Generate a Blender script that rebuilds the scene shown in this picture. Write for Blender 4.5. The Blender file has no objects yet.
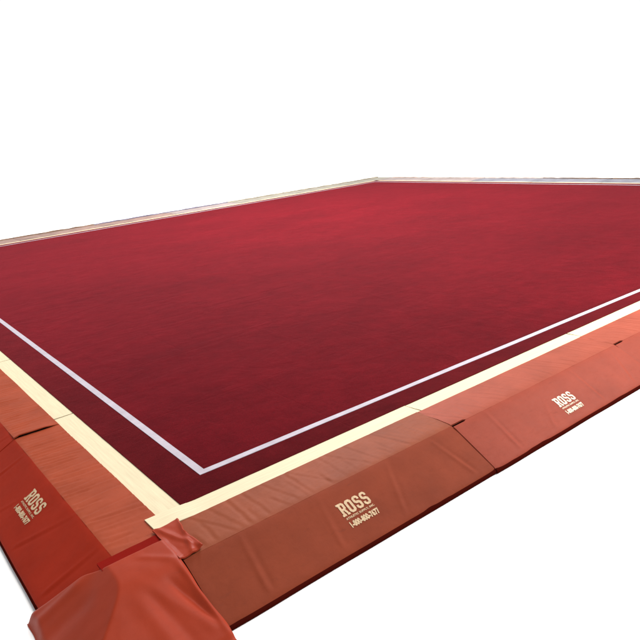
import bpy, bmesh, math, random
from mathutils import Vector, noise
random.seed(7)
scn = bpy.context.scene
C = scn.collection
S = 12.8          # side of the square carpet
PADL = 1.88       # length of one edge pad
GZ = -0.206       # ground level
PI = math.pi

# ------------------------------------------------------------------ helpers
def tag(o, label=None, cat=None, group=None, kind=None):
    if label: o['label'] = label
    if cat: o['category'] = cat
    if group: o['group'] = group
    if kind: o['kind'] = kind
    return o

def link(name, me, mat, parent=None):
    o = bpy.data.objects.new(name, me)
    C.objects.link(o)
    if mat and not me.materials: me.materials.append(mat)
    if parent: o.parent = parent
    return o

def empty(name, loc=(0, 0, 0), rz=0):
    o = bpy.data.objects.new(name, None)
    C.objects.link(o)
    o.location = loc; o.rotation_euler = (0, 0, rz)
    o.empty_display_size = .1
    return o

def shade(me, smooth=True):
    for p in me.polygons: p.use_smooth = smooth

def sheet(name, top, bot, closed=True):
    """closed thin solid from two equal grids of points (rows of rows)"""
    n, m = len(top), len(top[0])
    vs = [p for r in top for p in r] + [p for r in bot for p in r]
    off = n * m
    fs = []
    for i in range(n - 1):
        for j in range(m - 1):
            a, b, c, d = i*m+j, i*m+j+1, (i+1)*m+j+1, (i+1)*m+j
            fs.append((a, b, c, d)); fs.append((off+d, off+c, off+b, off+a))
    for i in range(n - 1):
        fs.append((i*m, (i+1)*m, off+(i+1)*m, off+i*m))
        fs.append((i*m+m-1, off+i*m+m-1, off+(i+1)*m+m-1, (i+1)*m+m-1))
    for j in range(m - 1):
        fs.append((j, off+j, off+j+1, j+1))
        a = (n-1)*m+j
        fs.append((a, a+1, off+a+1, off+a))
    me = bpy.data.meshes.new(name)
    me.from_pydata(vs, [], fs)
    bm = bmesh.new(); bm.from_mesh(me)
    bmesh.ops.recalc_face_normals(bm, faces=bm.faces)
    bm.to_mesh(me); bm.free()
    shade(me)
    me.set_sharp_from_angle(angle=math.radians(50))
    return me

def box_mesh(name, x0, x1, y0, y1, z0, z1, bev=.003):
    bm = bmesh.new()
    bmesh.ops.create_cube(bm, size=1)
    for v in bm.verts:
        v.co = ((x0+x1)/2+v.co.x*(x1-x0), (y0+y1)/2+v.co.y*(y1-y0), (z0+z1)/2+v.co.z*(z1-z0))
    if bev: bmesh.ops.bevel(bm, geom=bm.edges[:], offset=bev, segments=2, affect='EDGES', profile=.5)
    me = bpy.data.meshes.new(name); bm.to_mesh(me); bm.free()
    return me

def nz(x, y, z=0): return noise.noise(Vector((x, y, z)))
def lerp(a, b, t): return a+(b-a)*t
def sstep(a, b, x):
    t = min(1, max(0, (x-a)/(b-a))); return t*t*(3-2*t)
def bump(x, c, w): return math.exp(-((x-c)/w)**2)

# ------------------------------------------------------------------ materials
def newmat(name):
    m = bpy.data.materials.new(name); m.use_nodes = True
    nt = m.node_tree; b = nt.nodes['Principled BSDF']
    return m, nt, b
def N(nt, t, **kw):
    n = nt.nodes.new(t)
    for k, v in kw.items():
        if k in n.inputs: n.inputs[k].default_value = v
        else: setattr(n, k, v)
    return n
def ramp(nt, src, stops):
    r = nt.nodes.new('ShaderNodeValToRGB')
    nt.links.new(src, r.inputs[0])
    e = r.color_ramp.elements
    e[0].position, e[0].color = stops[0][0], (*stops[0][1], 1)
    e[1].position, e[1].color = stops[-1][0], (*stops[-1][1], 1)
    for p, c in stops[1:-1]:
        x = e.new(p); x.color = (*c, 1)
    return r

def vinyl(name, col, rough=.42, spec=.3, var=.10, bumps=.25, dirt=.25):
    m, nt, b = newmat(name)
    tc = N(nt, 'ShaderNodeTexCoord')
    n1 = N(nt, 'ShaderNodeTexNoise', Scale=3.2, Detail=5.0, Roughness=.6)
    nt.links.new(tc.outputs['Object'], n1.inputs['Vector'])
    lo = tuple(c*(1-var) for c in col); hi = tuple(min(1, c*(1+var)) for c in col)
    r = ramp(nt, n1.outputs['Fac'], [(.3, lo), (.7, hi)])
    # scuffs
    n2 = N(nt, 'ShaderNodeTexNoise', Scale=14.0, Detail=8.0, Roughness=.7)
    mp = N(nt, 'ShaderNodeMapping'); mp.inputs['Scale'].default_value = (1, 3.5, 1)
    nt.links.new(tc.outputs['Object'], mp.inputs['Vector']); nt.links.new(mp.outputs[0], n2.inputs['Vector'])
    r2 = ramp(nt, n2.outputs['Fac'], [(.58, (0, 0, 0)), (.75, (1, 1, 1))])
    mul = N(nt, 'ShaderNodeMath', operation='MULTIPLY'); mul.inputs[1].default_value = dirt
    nt.links.new(r2.outputs[0], mul.inputs[0])
    mx = N(nt, 'ShaderNodeMixRGB'); mx.inputs[2].default_value = (*[c*.55+.008 for c in col], 1)
    nt.links.new(mul.outputs[0], mx.inputs[0]); nt.links.new(r.outputs[0], mx.inputs[1])
    nt.links.new(mx.outputs[0], b.inputs['Base Color'])
    rr = N(nt, 'ShaderNodeMapRange'); rr.inputs['To Min'].default_value = rough-.06; rr.inputs['To Max'].default_value = rough+.1
    nt.links.new(n2.outputs['Fac'], rr.inputs['Value']); nt.links.new(rr.outputs[0], b.inputs['Roughness'])
    b.inputs['Specular IOR Level'].default_value = spec
    # fine vinyl grain and slack creases
    n3 = N(nt, 'ShaderNodeTexNoise', Scale=420.0, Detail=2.0)
    nt.links.new(tc.outputs['Object'], n3.inputs['Vector'])
    n4 = N(nt, 'ShaderNodeTexNoise', Scale=16.0, Detail=3.0, Distortion=.6)
    nt.links.new(tc.outputs['Object'], n4.inputs['Vector'])
    b1 = N(nt, 'ShaderNodeBump', Strength=.12, Distance=.001)
    b2 = N(nt, 'ShaderNodeBump', Strength=bumps, Distance=.006)
    nt.links.new(n3.outputs['Fac'], b1.inputs['Height']); nt.links.new(n4.outputs['Fac'], b2.inputs['Height'])
    nt.links.new(b1.outputs[0], b2.inputs['Normal']); nt.links.new(b2.outputs[0], b.inputs['Normal'])
    return m

M_flapR = vinyl('vinyl_brick_lit', (0.1908, 0.0450, 0.0189), .55, .06, var=.14, dirt=.5)  # flaps painted lighter than panels for the light on their flat tops
M_panR = vinyl('vinyl_brick_panel_shaded', (0.1710, 0.0324, 0.0140), .6, .05, var=.14, dirt=.5)  # darker copy of the flap vinyl, the slope's shade put into its colour
M_flapL = vinyl('vinyl_red_lit', (0.2475, 0.0450, 0.0189), .55, .06, var=.12, dirt=.4)
M_panL = vinyl('vinyl_red_panel_shaded', (0.2475, 0.0180, 0.0067), .6, .03, var=.10, dirt=.3)  # deeper than its flap: the dimmer light on the left slope painted in
M_flap2 = vinyl('vinyl_coral_lit', (0.2437, 0.0539, 0.0310), .55, .06, var=.12, dirt=.4)  # paler and pinker: brighter light on the right-hand pads put into the colour
M_pan2 = vinyl('vinyl_coral_panel_shaded', (0.2232, 0.0400, 0.0218), .55, .06, var=.12, dirt=.5)  # slope shade and the brighter right-hand light both painted into this colour
M_cover = vinyl('vinyl_cover', (0.2475, 0.0288, 0.0113), .42, .07, bumps=.12)
M_strip = vinyl('velcro_red', (0.1600, 0.0048, 0.0024), .8, .03, dirt=.5)
M_dark = vinyl('dark_fold', (.045, .006, .005), .9, .04)
M_foot = vinyl('dark_red_foot', (0.0385, 0.0036, 0.0022), .8, .0)

def carpet_mat():
    m, nt, b = newmat('carpet_red')
    tc = N(nt, 'ShaderNodeTexCoord')
    big = N(nt, 'ShaderNodeTexNoise', Scale=.55, Detail=5.0, Roughness=.6)
    mp = N(nt, 'ShaderNodeMapping'); mp.inputs['Scale'].default_value = (1, 1.6, 1); mp.inputs['Rotation'].default_value = (0, 0, .5)
    nt.links.new(tc.outputs['Object'], mp.inputs[0]); nt.links.new(mp.outputs[0], big.inputs['Vector'])
    mid = N(nt, 'ShaderNodeTexNoise', Scale=5.0, Detail=7.0, Roughness=.7)
    nt.links.new(tc.outputs['Object'], mid.inputs['Vector'])
    fine = N(nt, 'ShaderNodeTexNoise', Scale=140.0, Detail=3.0, Roughness=.8)
    nt.links.new(tc.outputs['Object'], fine.inputs['Vector'])
    a = N(nt, 'ShaderNodeMath', operation='ADD'); nt.links.new(big.outputs[0], a.inputs[0]); nt.links.new(mid.outputs[0], a.inputs[1])
    a2 = N(nt, 'ShaderNodeMath', operation='MULTIPLY'); a2.inputs[1].default_value = .5; nt.links.new(a.outputs[0], a2.inputs[0])
    r = ramp(nt, a2.outputs[0], [(.38, (.056, .0011, .0030)), (.5, (.074, .0015, .0038)), (.62, (.094, .0022, .0050))])
    fr = ramp(nt, fine.outputs[0], [(.3, (.62, .62, .62)), (.7, (1.25, 1.25, 1.25))])
    mx = N(nt, 'ShaderNodeMixRGB', blend_type='MULTIPLY'); mx.inputs[0].default_value = 1
    nt.links.new(r.outputs[0], mx.inputs[1]); nt.links.new(fr.outputs[0], mx.inputs[2])
    # the outermost strip, beyond the boundary line, is a duller darker carpet
    sx = N(nt, 'ShaderNodeSeparateXYZ'); nt.links.new(tc.outputs['Object'], sx.inputs[0])
    ds = []
    for ax_ in ('X', 'Y'):
        h = N(nt, 'ShaderNodeMath', operation='SUBTRACT'); h.inputs[1].default_value = S/2; nt.links.new(sx.outputs[ax_], h.inputs[0])
        h2 = N(nt, 'ShaderNodeMath', operation='ABSOLUTE'); nt.links.new(h.outputs[0], h2.inputs[0]); ds.append(h2)
    mm = N(nt, 'ShaderNodeMath', operation='MAXIMUM'); nt.links.new(ds[0].outputs[0], mm.inputs[0]); nt.links.new(ds[1].outputs[0], mm.inputs[1])
    gt = N(nt, 'ShaderNodeMath', operation='GREATER_THAN'); gt.inputs[1].default_value = S/2-.25; nt.links.new(mm.outputs[0], gt.inputs[0])
    bo = N(nt, 'ShaderNodeMixRGB', blend_type='MULTIPLY'); bo.inputs[2].default_value = (.80, 1.2, .85, 1)
    nt.links.new(gt.outputs[0], bo.inputs[0]); nt.links.new(mx.outputs[0], bo.inputs[1])
    nt.links.new(bo.outputs[0], b.inputs['Base Color'])
    b.inputs['Roughness'].default_value = .95
    b.inputs['Specular IOR Level'].default_value = .03
    b.inputs['Sheen Weight'].default_value = .35
    b.inputs['Sheen Roughness'].default_value = .3
    b.inputs['Sheen Tint'].default_value = (1, .125, .17, 1)
    b1 = N(nt, 'ShaderNodeBump', Strength=.6, Distance=.003); nt.links.new(fine.outputs[0], b1.inputs['Height'])
    b2 = N(nt, 'ShaderNodeBump', Strength=.25, Distance=.02); nt.links.new(mid.outputs[0], b2.inputs['Height'])
    nt.links.new(b1.outputs[0], b2.inputs['Normal'])
    # slack ripples and ridges running with and across the rolled lengths
    last = b2
    for k, (sc, rz, st) in enumerate((((.9, 2.4, 1), 0.35, .07), ((2.4, .7, 1), -.25, .065))):
        mq = N(nt, 'ShaderNodeMapping'); mq.inputs['Scale'].default_value = sc; mq.inputs['Rotation'].default_value = (0, 0, rz)
        nq = N(nt, 'ShaderNodeTexNoise', Scale=1.1, Detail=3.0, Roughness=.5, Distortion=1.2)
        nt.links.new(tc.outputs['Object'], mq.inputs[0]); nt.links.new(mq.outputs[0], nq.inputs['Vector'])
        rq = ramp(nt, nq.outputs[0], [(.40, (0, 0, 0)), (.56, (.5, .5, .5)), (.62, (1, 1, 1))])
        bq = N(nt, 'ShaderNodeBump', Strength=st, Distance=.022); nt.links.new(rq.outputs[0], bq.inputs['Height'])
        nt.links.new(last.outputs[0], bq.inputs['Normal']); last = bq
    br = N(nt, 'ShaderNodeTexBrick', Scale=1.0, offset=.5); br.inputs['Color1'].default_value = (1, 1, 1, 1); br.inputs['Color2'].default_value = (1, 1, 1, 1)
    br.inputs['Mortar'].default_value = (0, 0, 0, 1); br.inputs['Mortar Size'].default_value = .012; br.inputs['Mortar Smooth'].default_value = 1
    br.inputs['Brick Width'].default_value = 2.4; br.inputs['Row Height'].default_value = 1.22
    nt.links.new(tc.outputs['Object'], br.inputs['Vector'])
    bb = N(nt, 'ShaderNodeBump', Strength=.12, Distance=.005); nt.links.new(br.outputs['Color'], bb.inputs['Height'])
    nt.links.new(last.outputs[0], bb.inputs['Normal']); nt.links.new(bb.outputs[0], b.inputs['Normal'])
    return m
M_carpet = carpet_mat()

def simple(name, col, rough=.6, spec=.3, var=.08, scale=8.0, stretch=(1, 1, 1), bmp=.2, bscale=60.0):
    m, nt, b = newmat(name)
    tc = N(nt, 'ShaderNodeTexCoord')
    mp = N(nt, 'ShaderNodeMapping'); mp.inputs['Scale'].default_value = stretch
    n1 = N(nt, 'ShaderNodeTexNoise', Scale=scale, Detail=6.0, Roughness=.65)
    nt.links.new(tc.outputs['Object'], mp.inputs[0]); nt.links.new(mp.outputs[0], n1.inputs['Vector'])
    lo = tuple(c*(1-var) for c in col); hi = tuple(min(1, c*(1+var)) for c in col)
    r = ramp(nt, n1.outputs['Fac'], [(.3, lo), (.7, hi)])
    nt.links.new(r.outputs[0], b.inputs['Base Color'])
    b.inputs['Roughness'].default_value = rough; b.inputs['Specular IOR Level'].default_value = spec
    n2 = N(nt, 'ShaderNodeTexNoise', Scale=bscale, Detail=3.0)
    nt.links.new(mp.outputs[0], n2.inputs['Vector'])
    b1 = N(nt, 'ShaderNodeBump', Strength=bmp, Distance=.002); nt.links.new(n2.outputs[0], b1.inputs['Height'])
    nt.links.new(b1.outputs[0], b.inputs['Normal'])
    return m
M_cream = simple('cream_strip', (0.5546, 0.4794, 0.3196), .6, .15, .10, 6, (.6, 14, 1), .2)
M_line = simple('white_tape', (0.3534, 0.3208, 0.3627), .7, .2, .12, 10, (1, 1, 1), .3, 200)
M_ink = simple('cream_ink', (0.4860, 0.3510, 0.2160), .6, .1, .25, 60)
M_ink2 = simple('cream_ink_lit', (.68, .57, .42), .6, .2, .10, 60)  # same ink made paler, with the stronger right-hand light in its colour
M_deck = simple('deck_foam', (.05, .045, .04), .9, .1)
M_ground = simple('white_ground', (.985, .985, .985), .9, .0, .0)

# ------------------------------------------------------------------ ground
me = bpy.data.meshes.new('ground')
g = 400
me.from_pydata([(-g, -g, GZ), (g, -g, GZ), (g, g, GZ), (-g, g, GZ)], [], [(0, 1, 2, 3)])
tag(link('ground', me, M_ground), kind='structure')

# ------------------------------------------------------------------ the sprung floor
floor = empty('gymnastics_floor', (0, 0, GZ))
tag(floor, 'wide square dark red carpeted gymnastics floor with a white boundary line', 'gym floor')
def carpet_z(x, y):
    # seven rolled lengths lie side by side: faint valleys where they meet, slight swells between
    d = abs(((y/ (S/7)) + .5) % 1 - .5)*(S/7)
    z = -.0005*math.exp(-(d/.012)**2)
    z += .0022*nz(x*.9, y*.9, 1)+.0014*nz(x*2.7, y*2.7, 5)
    e = min(x, y, S-x, S-y)
    return z*sstep(0, .25, e)
ax = []
for k in range(7):
    c = k*S/7
    ax += [c+t for t in ((0, .012, .03, .09) if k else (0, .03, .09))]
    ax += [c+.09+(S/7-.18)*t/14 for t in range(1, 14)]
    ax += [c+S/7-.09, c+S/7-.03] + ([c+S/7-.012] if k < 6 else [])
ax.append(S)
ay = ax
axx = [S*i/128 for i in range(129)]
top = [[(x, y, carpet_z(x, y)-GZ) for x in axx] for y in ay]
bot = [[(x, y, -.0105-GZ) for x in axx] for y in ay]
link('carpet', sheet('carpet', top, bot), M_carpet, floor)
# white boundary line: one ring of tape stitched on the carpet
def ring_mesh(a, b, segs=120):
    rows_o, rows_i = [], []
    def peri(d):
        pts = []
        cs = [(d, d), (S-d, d), (S-d, S-d), (d, S-d)]
        for k in range(4):
            p, q = cs[k], cs[(k+1) % 4]
            for i in range(segs):
                t = i/segs
                pts.append((lerp(p[0], q[0], t), lerp(p[1], q[1], t)))
        return pts
    o, i_ = peri(a), peri(b)
    def wob(p, n):
        w = .0025*nz(p[0]*.8, p[1]*.8, 9+n)
        # the tape was laid a little out of square on the two near sides
        fx = 1-sstep(.3, 1.5, p[0]); fy = 1-sstep(.3, 1.5, p[1])
        dx = fx*.0095*min(p[1], 5.5)*(1-sstep(8, 12, p[1])); dy = -fy*.0150*min(p[0], 5.2)*(1-sstep(8, 12, p[0]))
        return (p[0]+w+dx, p[1]+w+dy)
    n = len(o)
    vs = []; fs = []
    for k in range(n):
        for q, nn in ((o[k], 0), (i_[k], 1)):
            x, y = wob(q, nn)
            vs.append((x, y, carpet_z(x, y)+.0026-GZ)); vs.append((x, y, carpet_z(x, y)-.001-GZ))
    for k in range(n):
        a0, b0 = 4*k, 4*((k+1) % n)
        fs += [(a0, b0, b0+2, a0+2), (a0, a0+1, b0+1, b0), (a0+2, b0+2, b0+3, a0+3)]
    me = bpy.data.meshes.new('boundary_line'); me.from_pydata(vs, [], fs)
    bm = bmesh.new(); bm.from_mesh(me); bmesh.ops.recalc_face_normals(bm, faces=bm.faces); bm.to_mesh(me); bm.free()
    return me
link('boundary_line', ring_mesh(.222, .270), M_line, floor)
link('deck', box_mesh('deck', -.39, S+.86, -.39, S+.92, .002, -.0125-GZ, 0), M_deck, floor)

# ------------------------------------------------------------------ cream border strips
def strip_mesh(L, w=.146, seed=0, ends=(0, 0), rise=0):
    n = 60; m = 9
    top, bot = [], []
    for i in range(n+1):
        s = L*i/n
        r, rb = [], []
        for j in range(m+1):
            q = w*j/m
            qq = q + (.004*nz(s*1.3, seed) if j == m else 0) + (.001*nz(s*3, seed+4) if j == 0 else 0)
            z = -.0045 + .0006*nz(s*9, q*30, seed)-.0012*bump(q, w*.52, .006)
            z += .002*bump(s, 0, .015)*(.4+.6*q/w)
            up = rise*(1-sstep(.10, .30, s)); z += up
            ss = s + (ends[0] if i == 0 else ends[1] if i == n else 0)*(q/w-.5)
            r.append((ss, -qq-.0008, z)); rb.append((ss, -qq-.0008, -.0118+up))
        top.append(r); bot.append(rb)
    return sheet('border_strip', top, bot)
GS = 'cream strips laid end to end along the carpet edge'
def place_strip(me, loc, rz, label):
    o = link('border_strip', me, M_cream); o.location = loc; o.rotation_euler = (0, 0, rz)
    tag(o, label, 'floor strip', GS)
far = strip_mesh(PADL-.012, seed=3)
place_strip(strip_mesh(1.655+.205, .144, 1, (.0, .012), .0105), (-.205, .003, .0018), 0, 'cream strip beside the brick brown pad, its free end overlapping the neighbouring strip')
place_strip(strip_mesh(PADL-.010, .147, 2, (.02, .02)), (1.664, 0, 0), 0, 'cream strip beside the coral pad, second from the near corner on the right')
place_strip(far, (3.54, 0, 0), 0, 'bright strip running out of the right side of the picture past two joints')
place_strip(far, (5.42, 0, 0), 0, 'fourth cream strip from the near corner on the right-hand edge')
place_strip(far, (7.30, 0, 0), 0, 'fifth cream strip from the near corner on the right-hand edge')
place_strip(strip_mesh(1.79, .142, 4, (.01, 0)), (0, 1.798, 0), -PI/2, 'cream strip on the left-hand edge ending under another strip in the near corner')
place_strip(far, (0, 3.686, 0), -PI/2, 'second cream strip from the near corner on the left-hand edge')
place_strip(far, (0, 5.57, 0), -PI/2, 'cream strip cut off by the left side of the picture past the second joint')
place_strip(far, (0, 7.45, 0), -PI/2, 'fourth cream strip from the near corner on the left-hand edge')
ordn = ['first', 'second', 'third', 'fourth', 'fifth', 'sixth', 'seventh']
for k in range(7):
    place_strip(far, (S-.0+.0-k*1.8286, S, 0), PI, 'pale strip on the far left edge of the carpet, %s from the far corner' % ordn[k]) if k < 6 else None
for k in range(5):
    place_strip(far, (S, S-1.88-k*1.8826, 0), PI/2, 'pale strip on the far right edge of the carpet, %s from the far corner' % ordn[k])

# ------------------------------------------------------------------ edge pads
CR = .443     # crease distance from the carpet edge
def q_(t): return lerp(CR, .762, t)
def drop(q, w):
    return .5235*w*math.log(1+math.exp((q-CR)/w))
def panel_profile(wd):
    pts = []
    n = 22
    for i in range(n+1):
        t = i/n
        pts.append((lerp(CR, .762, t), min(.004-.0*t, lerp(.004, -.163, t)) - (drop(q_(t), wd)-.5235*(q_(t)-CR))))
    pts.append((.774, -.1715)); pts.append((.781, -.1775)); pts.append((.7845, -.184))
    pts.append((.7850, -.195)); pts.append((.780, -.2035))
    return pts
def pan_dz(s, q, L, seed, amp, ed=.006):
    z = amp*(.0035*nz(s*3.1, q*3, seed)+.0016*nz(s*9, q*4, seed+3))
    # long faint creases slanting across the panel
    for k in range(4):
        c = (k+.6+.5*nz(seed, k))*L/4
        x_ = s-c+(.3+.9*nz(k+.37, seed*.71+.2))*(q-.6)
        z += amp*.0042*(bump(x_, 0, .014)-.7*bump(x_, .026, .016))*(.35+.65*sstep(.45, .7, q))*(1-sstep(.715, .76, q))
    # stuffed ends drop a little
    z -= ed*math.exp(-s/.012)+ed*math.exp(-(L-s)/.012)
    return z
def make_pad(L, seed, fmat, pmat, ink, wr=1.0, logo=None, slit=False, lift=0.0, slant=0.3, wd=.022, ed=.0016, lift_end=0.0):
    PROF = panel_profile(wd)
    root = empty('edge_pad', (0, 0, 0))
    # flap that lies on the floor
    rg = random.Random(seed)
    CREA = []
    c = .05
    while c < L:
        CREA.append((c, rg.uniform(.0006, .0024), rg.uniform(-.25, .1) if slant < 0 else rg.uniform(-.1, .5), rg.choice([.12, .12, .2, .28])))
        c += rg.uniform(.035, .10)
    ns, nq = int(L/.008), 26
    top, bot = [], []
    for i in range(ns+1):
        s = L*i/ns
        r, rb = [], []
        gap = .011*(1-sstep(.10, .13, s)) if slit else 0
        for j in range(nq+1):
            t = j/nq
            q0 = .142+.003*nz(s*2.2, seed, 3)
            q = lerp(q0, CR-gap, t)
            a = .25+.75*sstep(0, .5, t)
            sk = s+slant*(q-.3)*.35+.02*nz(s*2, q*4, seed)
            w = nz(sk*17, q*1.6, seed)*1.0+.55*nz(sk*41, q*3, seed+2)+.8*nz(sk*6, q*2, seed+9)
            cr = 0
            for kk in range(len(CREA)):
                c, dp, sl, q1 = CREA[kk]
                x_ = s-c-sl*(q-.3)-.006*nz(q*14, kk)
                if abs(x_) < .05: cr += dp*2.4*(math.exp(-(x_/.012)**2)*-1+.7*math.exp(-((x_-.022)/.013)**2))*sstep(q1, q1+.05, q)*(1-sstep(.405, .44, q))
            z = .0022+wr*cr+wr*.0015*a*w+.0022*t*sstep(0, .1, s)+wr*.004*nz(s*2.2, q*2, seed+5)*t
            z = max(z, -.001+.0015*t) if t < .4 else max(z, -.003)
            z -= drop(q, wd)-drop(.25, wd)
            z += lift*math.exp(-s/.10)*sstep(.1, .6, 1-abs(t-.5))*.9
            z += lift_end*math.exp(-(L-s)/.07)*sstep(0, .35, t)
            if slit: z += .004*math.exp(-s/.10)*t*t
            ee = .004*nz(q*14, seed+7)
            ss = s+ee*(1 if i == 0 or i == ns else 0)
            r.append((ss, -q, z)); rb.append((ss, -q, max(-.0108 if q < .395 else -.05, z-(.006 if t < .9 else .010))))
        top.append(r); bot.append(rb)
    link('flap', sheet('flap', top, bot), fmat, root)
    top, bot = [], []
    for i in range(ns+1):
        s = L*i/ns
        r, rb = [], []
        gap = .011*(1-sstep(.10, .13, s)) if slit else 0
        for j, (q, z) in enumerate(PROF):
            w = sstep(0, 3, j)*(1-sstep(len(PROF)-6, len(PROF)-1, j))
            att = 1.0
            if logo: att = .25+.75*min(1, max(0, (abs(s-logo[0]-.1)-.12)/.15))
            dz = pan_dz(s, q, L, seed, att, ed)*w
            z2 = z+dz+wr*.0026*nz(s*6, 0, seed+9)*(1-w)*(j < 4)
            sag2 = .006*nz(s*2.5, seed+1)*sstep(14, 22, j)
            r.append((s, -q-sag2-gap*(1-sstep(0, 4, j)), z2)); rb.append((s, -(q-.02)-sag2*.5, max(-.2045, min(z2-.002, z-.030))))
        top.append(r); bot.append(rb)
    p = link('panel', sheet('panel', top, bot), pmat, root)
    # dark strip along the foot of the panel
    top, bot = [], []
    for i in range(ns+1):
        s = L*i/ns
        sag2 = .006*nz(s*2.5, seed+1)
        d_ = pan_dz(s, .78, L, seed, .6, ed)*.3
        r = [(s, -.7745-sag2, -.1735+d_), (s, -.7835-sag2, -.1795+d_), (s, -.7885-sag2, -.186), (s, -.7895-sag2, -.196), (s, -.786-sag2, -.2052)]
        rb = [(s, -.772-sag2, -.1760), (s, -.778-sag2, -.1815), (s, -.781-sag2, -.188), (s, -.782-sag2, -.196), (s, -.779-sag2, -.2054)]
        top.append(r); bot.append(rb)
    link('foot_strip', sheet('foot_strip', top, bot), M_foot, root)
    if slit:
        lm = box_mesh('fold_strip', .004, .128, -CR-.011, -CR+.011, -.034, -.028, 0)  # dark strip at the bottom of the open fold
        link('fold_strip', lm, M_dark, root)
    if logo:
        def surf(s, d):    # d: distance down the slope
            t = d/math.hypot(.319, .167)
            q = lerp(CR, .762, t); z = lerp(.004, -.163, t)-(drop(q, wd)-.5235*(q-CR))
            att = .25+.75*min(1, max(0, (abs(s-logo[0]-.1)-.12)/.15))
            return Vector((s, -q, z+pan_dz(s, q, L, seed, att, ed)))+Vector((0, -.464, .886))*.0018
        o = link('printed_lettering', logo_mesh(surf, *logo), ink, root)
        o['label'] = 'pale printed block reading ROSS over small print and a phone number'
    return root

# ------------------------------------------------------------------ lettering
def curve_mesh(splines):
    cu = bpy.data.curves.new('t', 'CURVE'); cu.dimensions = '2D'; cu.fill_mode = 'BOTH'
    for pts in splines:
        sp = cu.splines.new('POLY'); sp.points.add(len(pts)-1); sp.use_cyclic_u = True
        for k, (x, y) in enumerate(pts): sp.points[k].co = (x, y, 0, 1)
    return obj_to_mesh(cu)
def text_mesh(txt, off):
    cu = bpy.data.curves.new('t', 'FONT'); cu.body = txt; cu.offset = off; cu.fill_mode = 'FRONT'; cu.resolution_u = 3
    cu.space_character = 1.06
    return obj_to_mesh(cu)
def obj_to_mesh(cu):
    o = bpy.data.objects.new('t', cu); C.objects.link(o)
    bpy.context.view_layer.update()
    dg = bpy.context.evaluated_depsgraph_get()
    me = bpy.data.meshes.new_from_object(o.evaluated_get(dg))
    bpy.data.objects.remove(o); bpy.data.curves.remove(cu)
    return me
def oct_(x0, y0, x1, y1, c):
    return [(x0+c, y0), (x1-c, y0), (x1, y0+c), (x1, y1-c), (x1-c, y1), (x0+c, y1), (x0, y1-c), (x0, y0+c)]
LET_O = [oct_(0, 0, 4, 7, 1.0), oct_(1.35, 1.2, 2.65, 5.8, .4)]
LET_S = [[(1, 0), (3, 0), (4, 1), (4, 3.2), (3.1, 4.1), (1.45, 4.4), (1.3, 4.6), (1.3, 5.6), (1.5, 5.85), (2.5, 5.85), (2.7, 5.6), (2.7, 4.9), (3.9, 4.9), (3.9, 6.1), (3, 7), (1, 7), (0, 6), (0, 4), (.9, 3.15), (2.5, 2.85), (2.65, 2.6), (2.65, 1.4), (2.5, 1.15), (1.5, 1.15), (1.3, 1.4), (1.3, 2.2), (0, 2.2), (0, 1)]]
LET_R = [[(-.35, 0), (1.95, 0), (1.95, 1), (1.65, 1), (1.65, 2.8), (2.1, 2.8), (2.75, 1), (2.75, 0), (4.35, 0), (4.35, 1), (3.95, 1), (3.35, 3.0), (4.1, 3.8), (4.1, 6.1), (3.2, 7), (-.35, 7), (-.35, 6), (.3, 6), (.3, 1), (-.35, 1)], [(1.65, 3.9), (1.65, 5.9), (2.5, 5.9), (2.75, 5.6), (2.75, 4.2), (2.5, 3.9)]]
def logo_mesh(surf, s0, d0, w, h):
    vs, fs = [], []
    def put(me, x0, x1, y0, y1):   # fit the mesh in a box of the block, y measured down from its top
        xs = [v.co.x for v in me.vertices]; ys = [v.co.y for v in me.vertices]
        a, b, c, d = min(xs), max(xs), min(ys), max(ys)
        bm = bmesh.new(); bm.from_mesh(me)
        bmesh.ops.triangulate(bm, faces=bm.faces)
        k = len(vs)
        bm.verts.index_update()
        for v in bm.verts:
            u = lerp(x0, x1, (v.co.x-a)/(b-a)); t = lerp(y1, y0, (v.co.y-c)/(d-c))
            vs.append(surf(s0+u*w, d0+t*h))
        for f in bm.faces: fs.append([k+v.index for v in f.verts])
        bm.free()
    for k, l in enumerate((LET_R, LET_O, LET_S, LET_S)):
        put(curve_mesh(l), .26*k-(.015 if k == 0 else 0), .26*k+.215+(.015 if k == 0 else 0), 0, .52)
    put(text_mesh('ATHLETIC SUPPLY, INC.', .035), 0, .995, .585, .68)
    put(text_mesh('1-800-800-7677', .055), .0, .995, .755, 1.0)
    me = bpy.data.meshes.new('printed_lettering'); me.from_pydata(vs, [], fs)
    bm = bmesh.new(); bm.from_mesh(me); bmesh.ops.recalc_face_normals(bm, faces=bm.faces)
    if bm.faces and bm.faces[0].normal.z < 0: bmesh.ops.reverse_faces(bm, faces=bm.faces)
    bm.to_mesh(me); bm.free()
    return me

GP = 'sloping vinyl pads round the gymnastics floor'
def copy_thing(o):
    c = o.copy(); C.objects.link(c)
    for ch in [x for x in bpy.data.objects if x.parent == o]:
        d = ch.copy(); C.objects.link(d); d.parent = c
    return c
def put_pad(o, loc, rz, label):
    o.location = loc; o.rotation_euler = (0, 0, rz)
    tag(o, label, 'floor pad', GP)
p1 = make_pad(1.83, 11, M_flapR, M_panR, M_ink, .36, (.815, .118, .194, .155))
put_pad(p1, (-.205, 0, 0), 0, 'brick brown pad running right from the draped corner cover, with crisp ROSS print')
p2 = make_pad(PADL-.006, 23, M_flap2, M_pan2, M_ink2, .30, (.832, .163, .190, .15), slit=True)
put_pad(p2, (1.6256, -.006, .001), 0, 'coral red pad with a pale printed block, between brick brown and brightest salmon pads')
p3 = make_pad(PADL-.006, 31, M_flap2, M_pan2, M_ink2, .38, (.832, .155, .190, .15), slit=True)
put_pad(p3, (3.5008, -.002, .001), 0, 'brightest salmon pad at the right side of the picture, its logo out of view')
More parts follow.
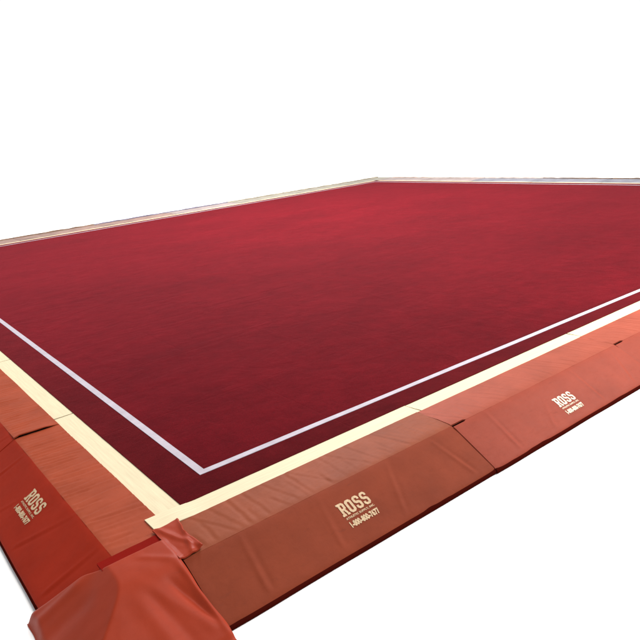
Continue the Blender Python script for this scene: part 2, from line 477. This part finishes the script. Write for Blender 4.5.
p4 = copy_thing(p3); put_pad(p4, (5.388, 0, .001), 0, 'fourth pad from the corner cover along the right-hand edge')
p5 = copy_thing(p3); put_pad(p5, (7.268, 0, .001), 0, 'fifth pad from the corner cover along the right-hand edge')
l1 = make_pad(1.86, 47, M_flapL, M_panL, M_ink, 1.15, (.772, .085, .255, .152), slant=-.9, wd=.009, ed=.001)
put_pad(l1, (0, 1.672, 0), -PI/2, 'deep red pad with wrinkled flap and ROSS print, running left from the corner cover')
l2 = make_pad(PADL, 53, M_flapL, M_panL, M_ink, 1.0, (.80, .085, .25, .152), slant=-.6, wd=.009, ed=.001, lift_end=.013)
put_pad(l2, (0, 3.553, .001), -PI/2, 'deep red pad at the left side of the picture behind the dark flap joint')
l3 = copy_thing(l2); put_pad(l3, (0, 5.44, .002), -PI/2, 'third deep red pad from the corner cover on the left-hand edge')
l4 = copy_thing(l2); put_pad(l4, (0, 7.32, .002), -PI/2, 'fourth deep red pad from the corner cover on the left-hand edge')

# ------------------------------------------------------------------ corner cover
cov = empty('corner_cover', (-.51, -.45, GZ))
tag(cov, 'loose red vinyl cover draped in folds where two rows of pads meet', 'corner cover')
def cover_z(x, y):
    a = (-.505-x)*.56; b = (-.45-y)*.56
    k = .010
    def smax(p, q, k):
        m = max(p, q); return m+k*math.log(math.exp((p-m)/k)+math.exp((q-m)/k))
    sm = smax(a, smax(b, 0, .016)-.006, .0018)
    z = .020-sm
    on = sstep(-.48, -.53, y)
    # folds on the front slope, fanning down towards its right foot
    def ridge(x0, y0, x1, y1, w, h):
        dx, dy = x1-x0, y1-y0; L2 = dx*dx+dy*dy
        t = ((x-x0)*dx+(y-y0)*dy)/L2
        d = abs((x-x0)*dy-(y-y0)*dx)/math.sqrt(L2)
        return h*math.exp(-(d/w)**2)*sstep(-.15, .25, t)*(1-sstep(.85, 1.15, t))
    z += ridge(-.42, -.47, -.22, -.80, .030, .005)
    z -= ridge(-.31, -.52, -.20, -.77, .022, .013)
    z += ridge(-.24, -.47, -.20, -.80, .018, .012)
    z += ridge(-.46, -.52, -.40, -.85, .04, .006)
    z -= ridge(-.42, -.52, -.33, -.83, .03, .005)
    z += ridge(-.58, -.20, -.84, -.16, .035, .010)
    z -= ridge(-.60, -.33, -.85, -.30, .05, .008)
    z += ridge(-.37, -.30, -.24, -.44, .02, .004)
    z += .003*nz(x*6, y*6, 3)+.0010*nz(x*15, y*15, 6)
    return z
def cover_xr(y):
    return -.216+.030*sstep(-.60, -.80, y)+.004*nz(y*12, 2)
def cover_yt(x):
    if x > -.49: return -.252+.004*nz(x*10, 1)
    t = min(1, (-.49-x)/.34)
    return -.252+.050*sstep(0, .35, t)+.140*t+.004*nz(x*12, 3)
top, bot = [], []
na = 110
for i in range(na+1):
    r, rb = [], []
    ty = i/na
    for j in range(na+1):
        tx = j/na
        xo = -.845+.012*nz(i*.05, 4); yo = -.85+.012*nz(j*.06, 8)
        y = lerp(-.25, yo, ty)
        x = lerp(cover_xr(y), xo, tx)
        y = lerp(cover_yt(x), yo, ty)
        x = lerp(cover_xr(y), xo, tx)
        # the feet of the slopes turn down to the ground
        z = cover_z(x, y)
        e = max(sstep(.93, 1, tx), sstep(.93, 1, ty))
        z = lerp(z, GZ+.004, e*e)
        z = max(z, GZ+.003)
        # open edges curl down onto the pads below
        ed = min(tx/.02, ty/.02, 1)
        z -= .006*(1-ed)
        r.append((x+.51, y+.45, z-GZ)); rb.append((x+.51, y+.45, max(.0008, z-.010-GZ)))
    top.append(r); bot.append(rb)
link('drape', sheet('drape', top, bot), M_cover, cov)
# tab folded over the brick brown pad's flap
def tabz(x, y):
    u = (x+.23)/.14; v = (y+.45)/.33
    z = .012+.006*nz(x*11, y*8, 2)+.0012*nz(x*30, y*26, 4)
    z += .007*bump((x+.16)+.35*(y+.28), 0, .018)+.006*bump((x+.125)-.25*(y+.33), 0, .015)
    z += .010*sstep(.75, 1, u)*(1-sstep(.3, .9, v))
    return z
top, bot = [], []
n1, n2 = 60, 40
for i in range(n1+1):
    r, rb = [], []
    for j in range(n2+1):
        u, v = j/n2, i/n1
        y = lerp(-.447+.008*u, -.137+.018*u+.003*nz(u*3, 1), v)
        xl = -.222+.004*nz(v*5, 2)
        xr = lerp(-.098, -.079, v)-.016*bump(v, .55, .25)+.003*nz(v*9, 7)
        x = lerp(xl, xr, u)
        z = tabz(x, y)
        cu = min(u/.05, (1-u)/.05, v/.04, (1-v)/.04, 1)
        z -= .006*(1-cu)
        if u < .2: z = lerp(.016+.004*nz(x*14, y*11, 2), z, u/.2)
        if v > .88: z = max(z, .004)
        r.append((x+.51, y+.45, z-GZ+.004)); rb.append((x+.51, y+.45, z-GZ-.004))
    top.append(r); bot.append(rb)
link('tab', sheet('tab', top, bot), M_cover, cov)
# flat red strip of fastener along the top of the cover
top, bot = [], []
for i in range(31):
    r, rb = [], []
    for j in range(9):
        u, v = i/30, j/8
        x = lerp(-.520, -.220, u); y = lerp(-.262, -.186+.010*u, v)
        z = .0125+.0015*nz(x*12, y*12, 5)
        r.append((x+.51, y+.45, z-GZ)); rb.append((x+.51, y+.45, z-.012-GZ))
    top.append(r); bot.append(rb)
link('fastening_strip', sheet('fastening_strip', top, bot), M_strip, cov)

# ------------------------------------------------------------------ far mats beyond the carpet
def far_mat(L, body, edge, seed, w=.72, word='far_mat'):
    root = empty('flat_mat')
    def sh(q0, q1, z0, zt, nm, mt, amp):
        top, bot = [], []
        for i in range(41):
            s = L*i/40; r, rb = [], []
            for j in range(7):
                q = lerp(q0, q1, j/6)+(.01*nz(s*3, seed) if j == 6 else 0)
                z = zt+amp*nz(s*5, q*6, seed)
                if j in (0, 6): z -= .006
                r.append((s, -q, z)); rb.append((s, -q, z0))
            top.append(r); bot.append(rb)
        link(nm, sheet(nm, top, bot), mt, root)
    sh(.150, w-.07, .1950, .206+.002, 'mat_body', body, .006)
    sh(w-.068, w, .1950, .206+.014, 'binding', edge, .010)
    return root
F_tan = vinyl('vinyl_tan', (0.2160, 0.1440, 0.1200), .6, .1, var=.35, dirt=.8)
F_pink = vinyl('vinyl_pale_pink', (0.2560, 0.2120, 0.2000), .6, .1, var=.3, dirt=.8)
F_khaki = vinyl('vinyl_khaki', (0.2320, 0.2160, 0.1760), .6, .1, var=.3, dirt=.8)
F_blue = vinyl('vinyl_pale_blue', (0.1760, 0.1800, 0.2080), .6, .1, var=.35, dirt=.8)
F_brown = vinyl('binding_brown', (.13, .08, .05), .6, .1, var=.4)
F_navy = vinyl('binding_navy', (.10, .09, .14), .6, .1, var=.4)
F_olive = vinyl('binding_olive', (.24, .21, .15), .6, .1, var=.4)
F_sand = vinyl('binding_sand', (.36, .28, .23), .6, .1, var=.4)
GF = 'flat mats lying beyond the far edges of the carpet'
seq = [(F_khaki, F_olive, 'khaki mat with olive edge nearest the far corner on the far left side'),
       (F_khaki, F_olive, 'second khaki mat from the far corner on the far left side'),
       (F_khaki, F_olive, 'third khaki mat from the far corner, next to the mats with navy edges'),
       (F_pink, F_navy, 'pale mat with a navy edge next to the khaki mats on the far left side'),
       (F_tan, F_navy, 'tan mat with a navy edge on the far left side'),
       (F_tan, F_brown, 'tan mat with a brown edge near the left side of the picture'),
       (F_tan, F_brown, 'tan mat with a brown edge at the left end of the far left side')]
for k, (b, e, lab) in enumerate(seq):
    m = far_mat(PADL-.01, b, e, k, .92)
    m.location = (S+.86-k*PADL, S, GZ); m.rotation_euler = (0, 0, PI)
    tag(m, lab, 'mat', GF)
seq = [(F_pink, F_sand, 'pinkish mat with sandy edge nearest the far corner on the far right side'),
       (F_pink, F_sand, 'second pinkish mat from the far corner on the far right side'),
       (F_blue, F_sand, 'pale blue mat with sandy edge next to the pinkish mats on the far right side'),
       (F_blue, F_brown, 'pale blue mat with brown edge at the right side of the picture'),
       (F_blue, F_brown, 'fifth mat from the far corner on the far right side')]
for k, (b, e, lab) in enumerate(seq):
    m = far_mat(PADL-.01, b, e, 10+k, .86)
    m.location = (S, S+.14-(k+1)*PADL, GZ); m.rotation_euler = (0, 0, PI/2)
    tag(m, lab, 'mat', GF)

# ------------------------------------------------------------------ light
w = bpy.data.worlds.new('World'); scn.world = w; w.use_nodes = True
nt = w.node_tree; bg = nt.nodes['Background']
tc = N(nt, 'ShaderNodeTexCoord'); sp = N(nt, 'ShaderNodeSeparateXYZ')
nt.links.new(tc.outputs['Generated'], sp.inputs[0])
r = ramp(nt, sp.outputs['Z'], [(.0, (1, 1, 1)), (.34, (1, 1, 1)), (.6, (.34, .34, .35)), (1, (.34, .34, .35))])
nt.links.new(r.outputs[0], bg.inputs[0]); bg.inputs[1].default_value = 1.05
def aim(o, t):
    o.rotation_euler = (Vector(t)-o.location).to_track_quat('-Z', 'Y').to_euler()
def area(name, loc, tgt, size, power, col=(1, 1, 1)):
    l = bpy.data.lights.new(name, 'AREA'); l.shape = 'DISK'; l.size = size; l.energy = power; l.color = col
    o = bpy.data.objects.new(name, l); C.objects.link(o); o.location = loc; aim(o, tgt); return o
sun = bpy.data.lights.new('overhead_light', 'SUN'); sun.energy = 2.15; sun.angle = math.radians(25); sun.color = (1, .98, .94)
so = bpy.data.objects.new('overhead_light', sun); C.objects.link(so); so.rotation_euler = (math.radians(9), math.radians(27), 0)
area('hall_lamp', (6.2, -1.6, 3.6), (5.2, -.6, 0), 1.4, 400, (1, .95, .93))
area('hall_lamp', (7.9, 8.6, 7.8), (7.6, 8.4, 0), 4.0, 2500, (1, .95, .95))

# ------------------------------------------------------------------ camera
cam = bpy.data.cameras.new('camera'); co = bpy.data.objects.new('camera', cam); C.objects.link(co)
P = [-1.1677, -3.0908, 1.8762, 1.2846, 0.0936, -0.6757, 669.9537, 19.4691, -1.9046]
co.location = P[:3]; co.rotation_euler = P[3:6]
cam.sensor_width = 36; cam.lens = P[6]*36/640
cam.shift_x = -P[7]/640; cam.shift_y = P[8]/640
cam.clip_end = 2000; cam.clip_start = .05
scn.camera = co
vs = scn.view_settings
vs.view_transform = 'Standard'; vs.look = 'None'; vs.exposure = 0; vs.gamma = 1
scn.render.engine = 'CYCLES'
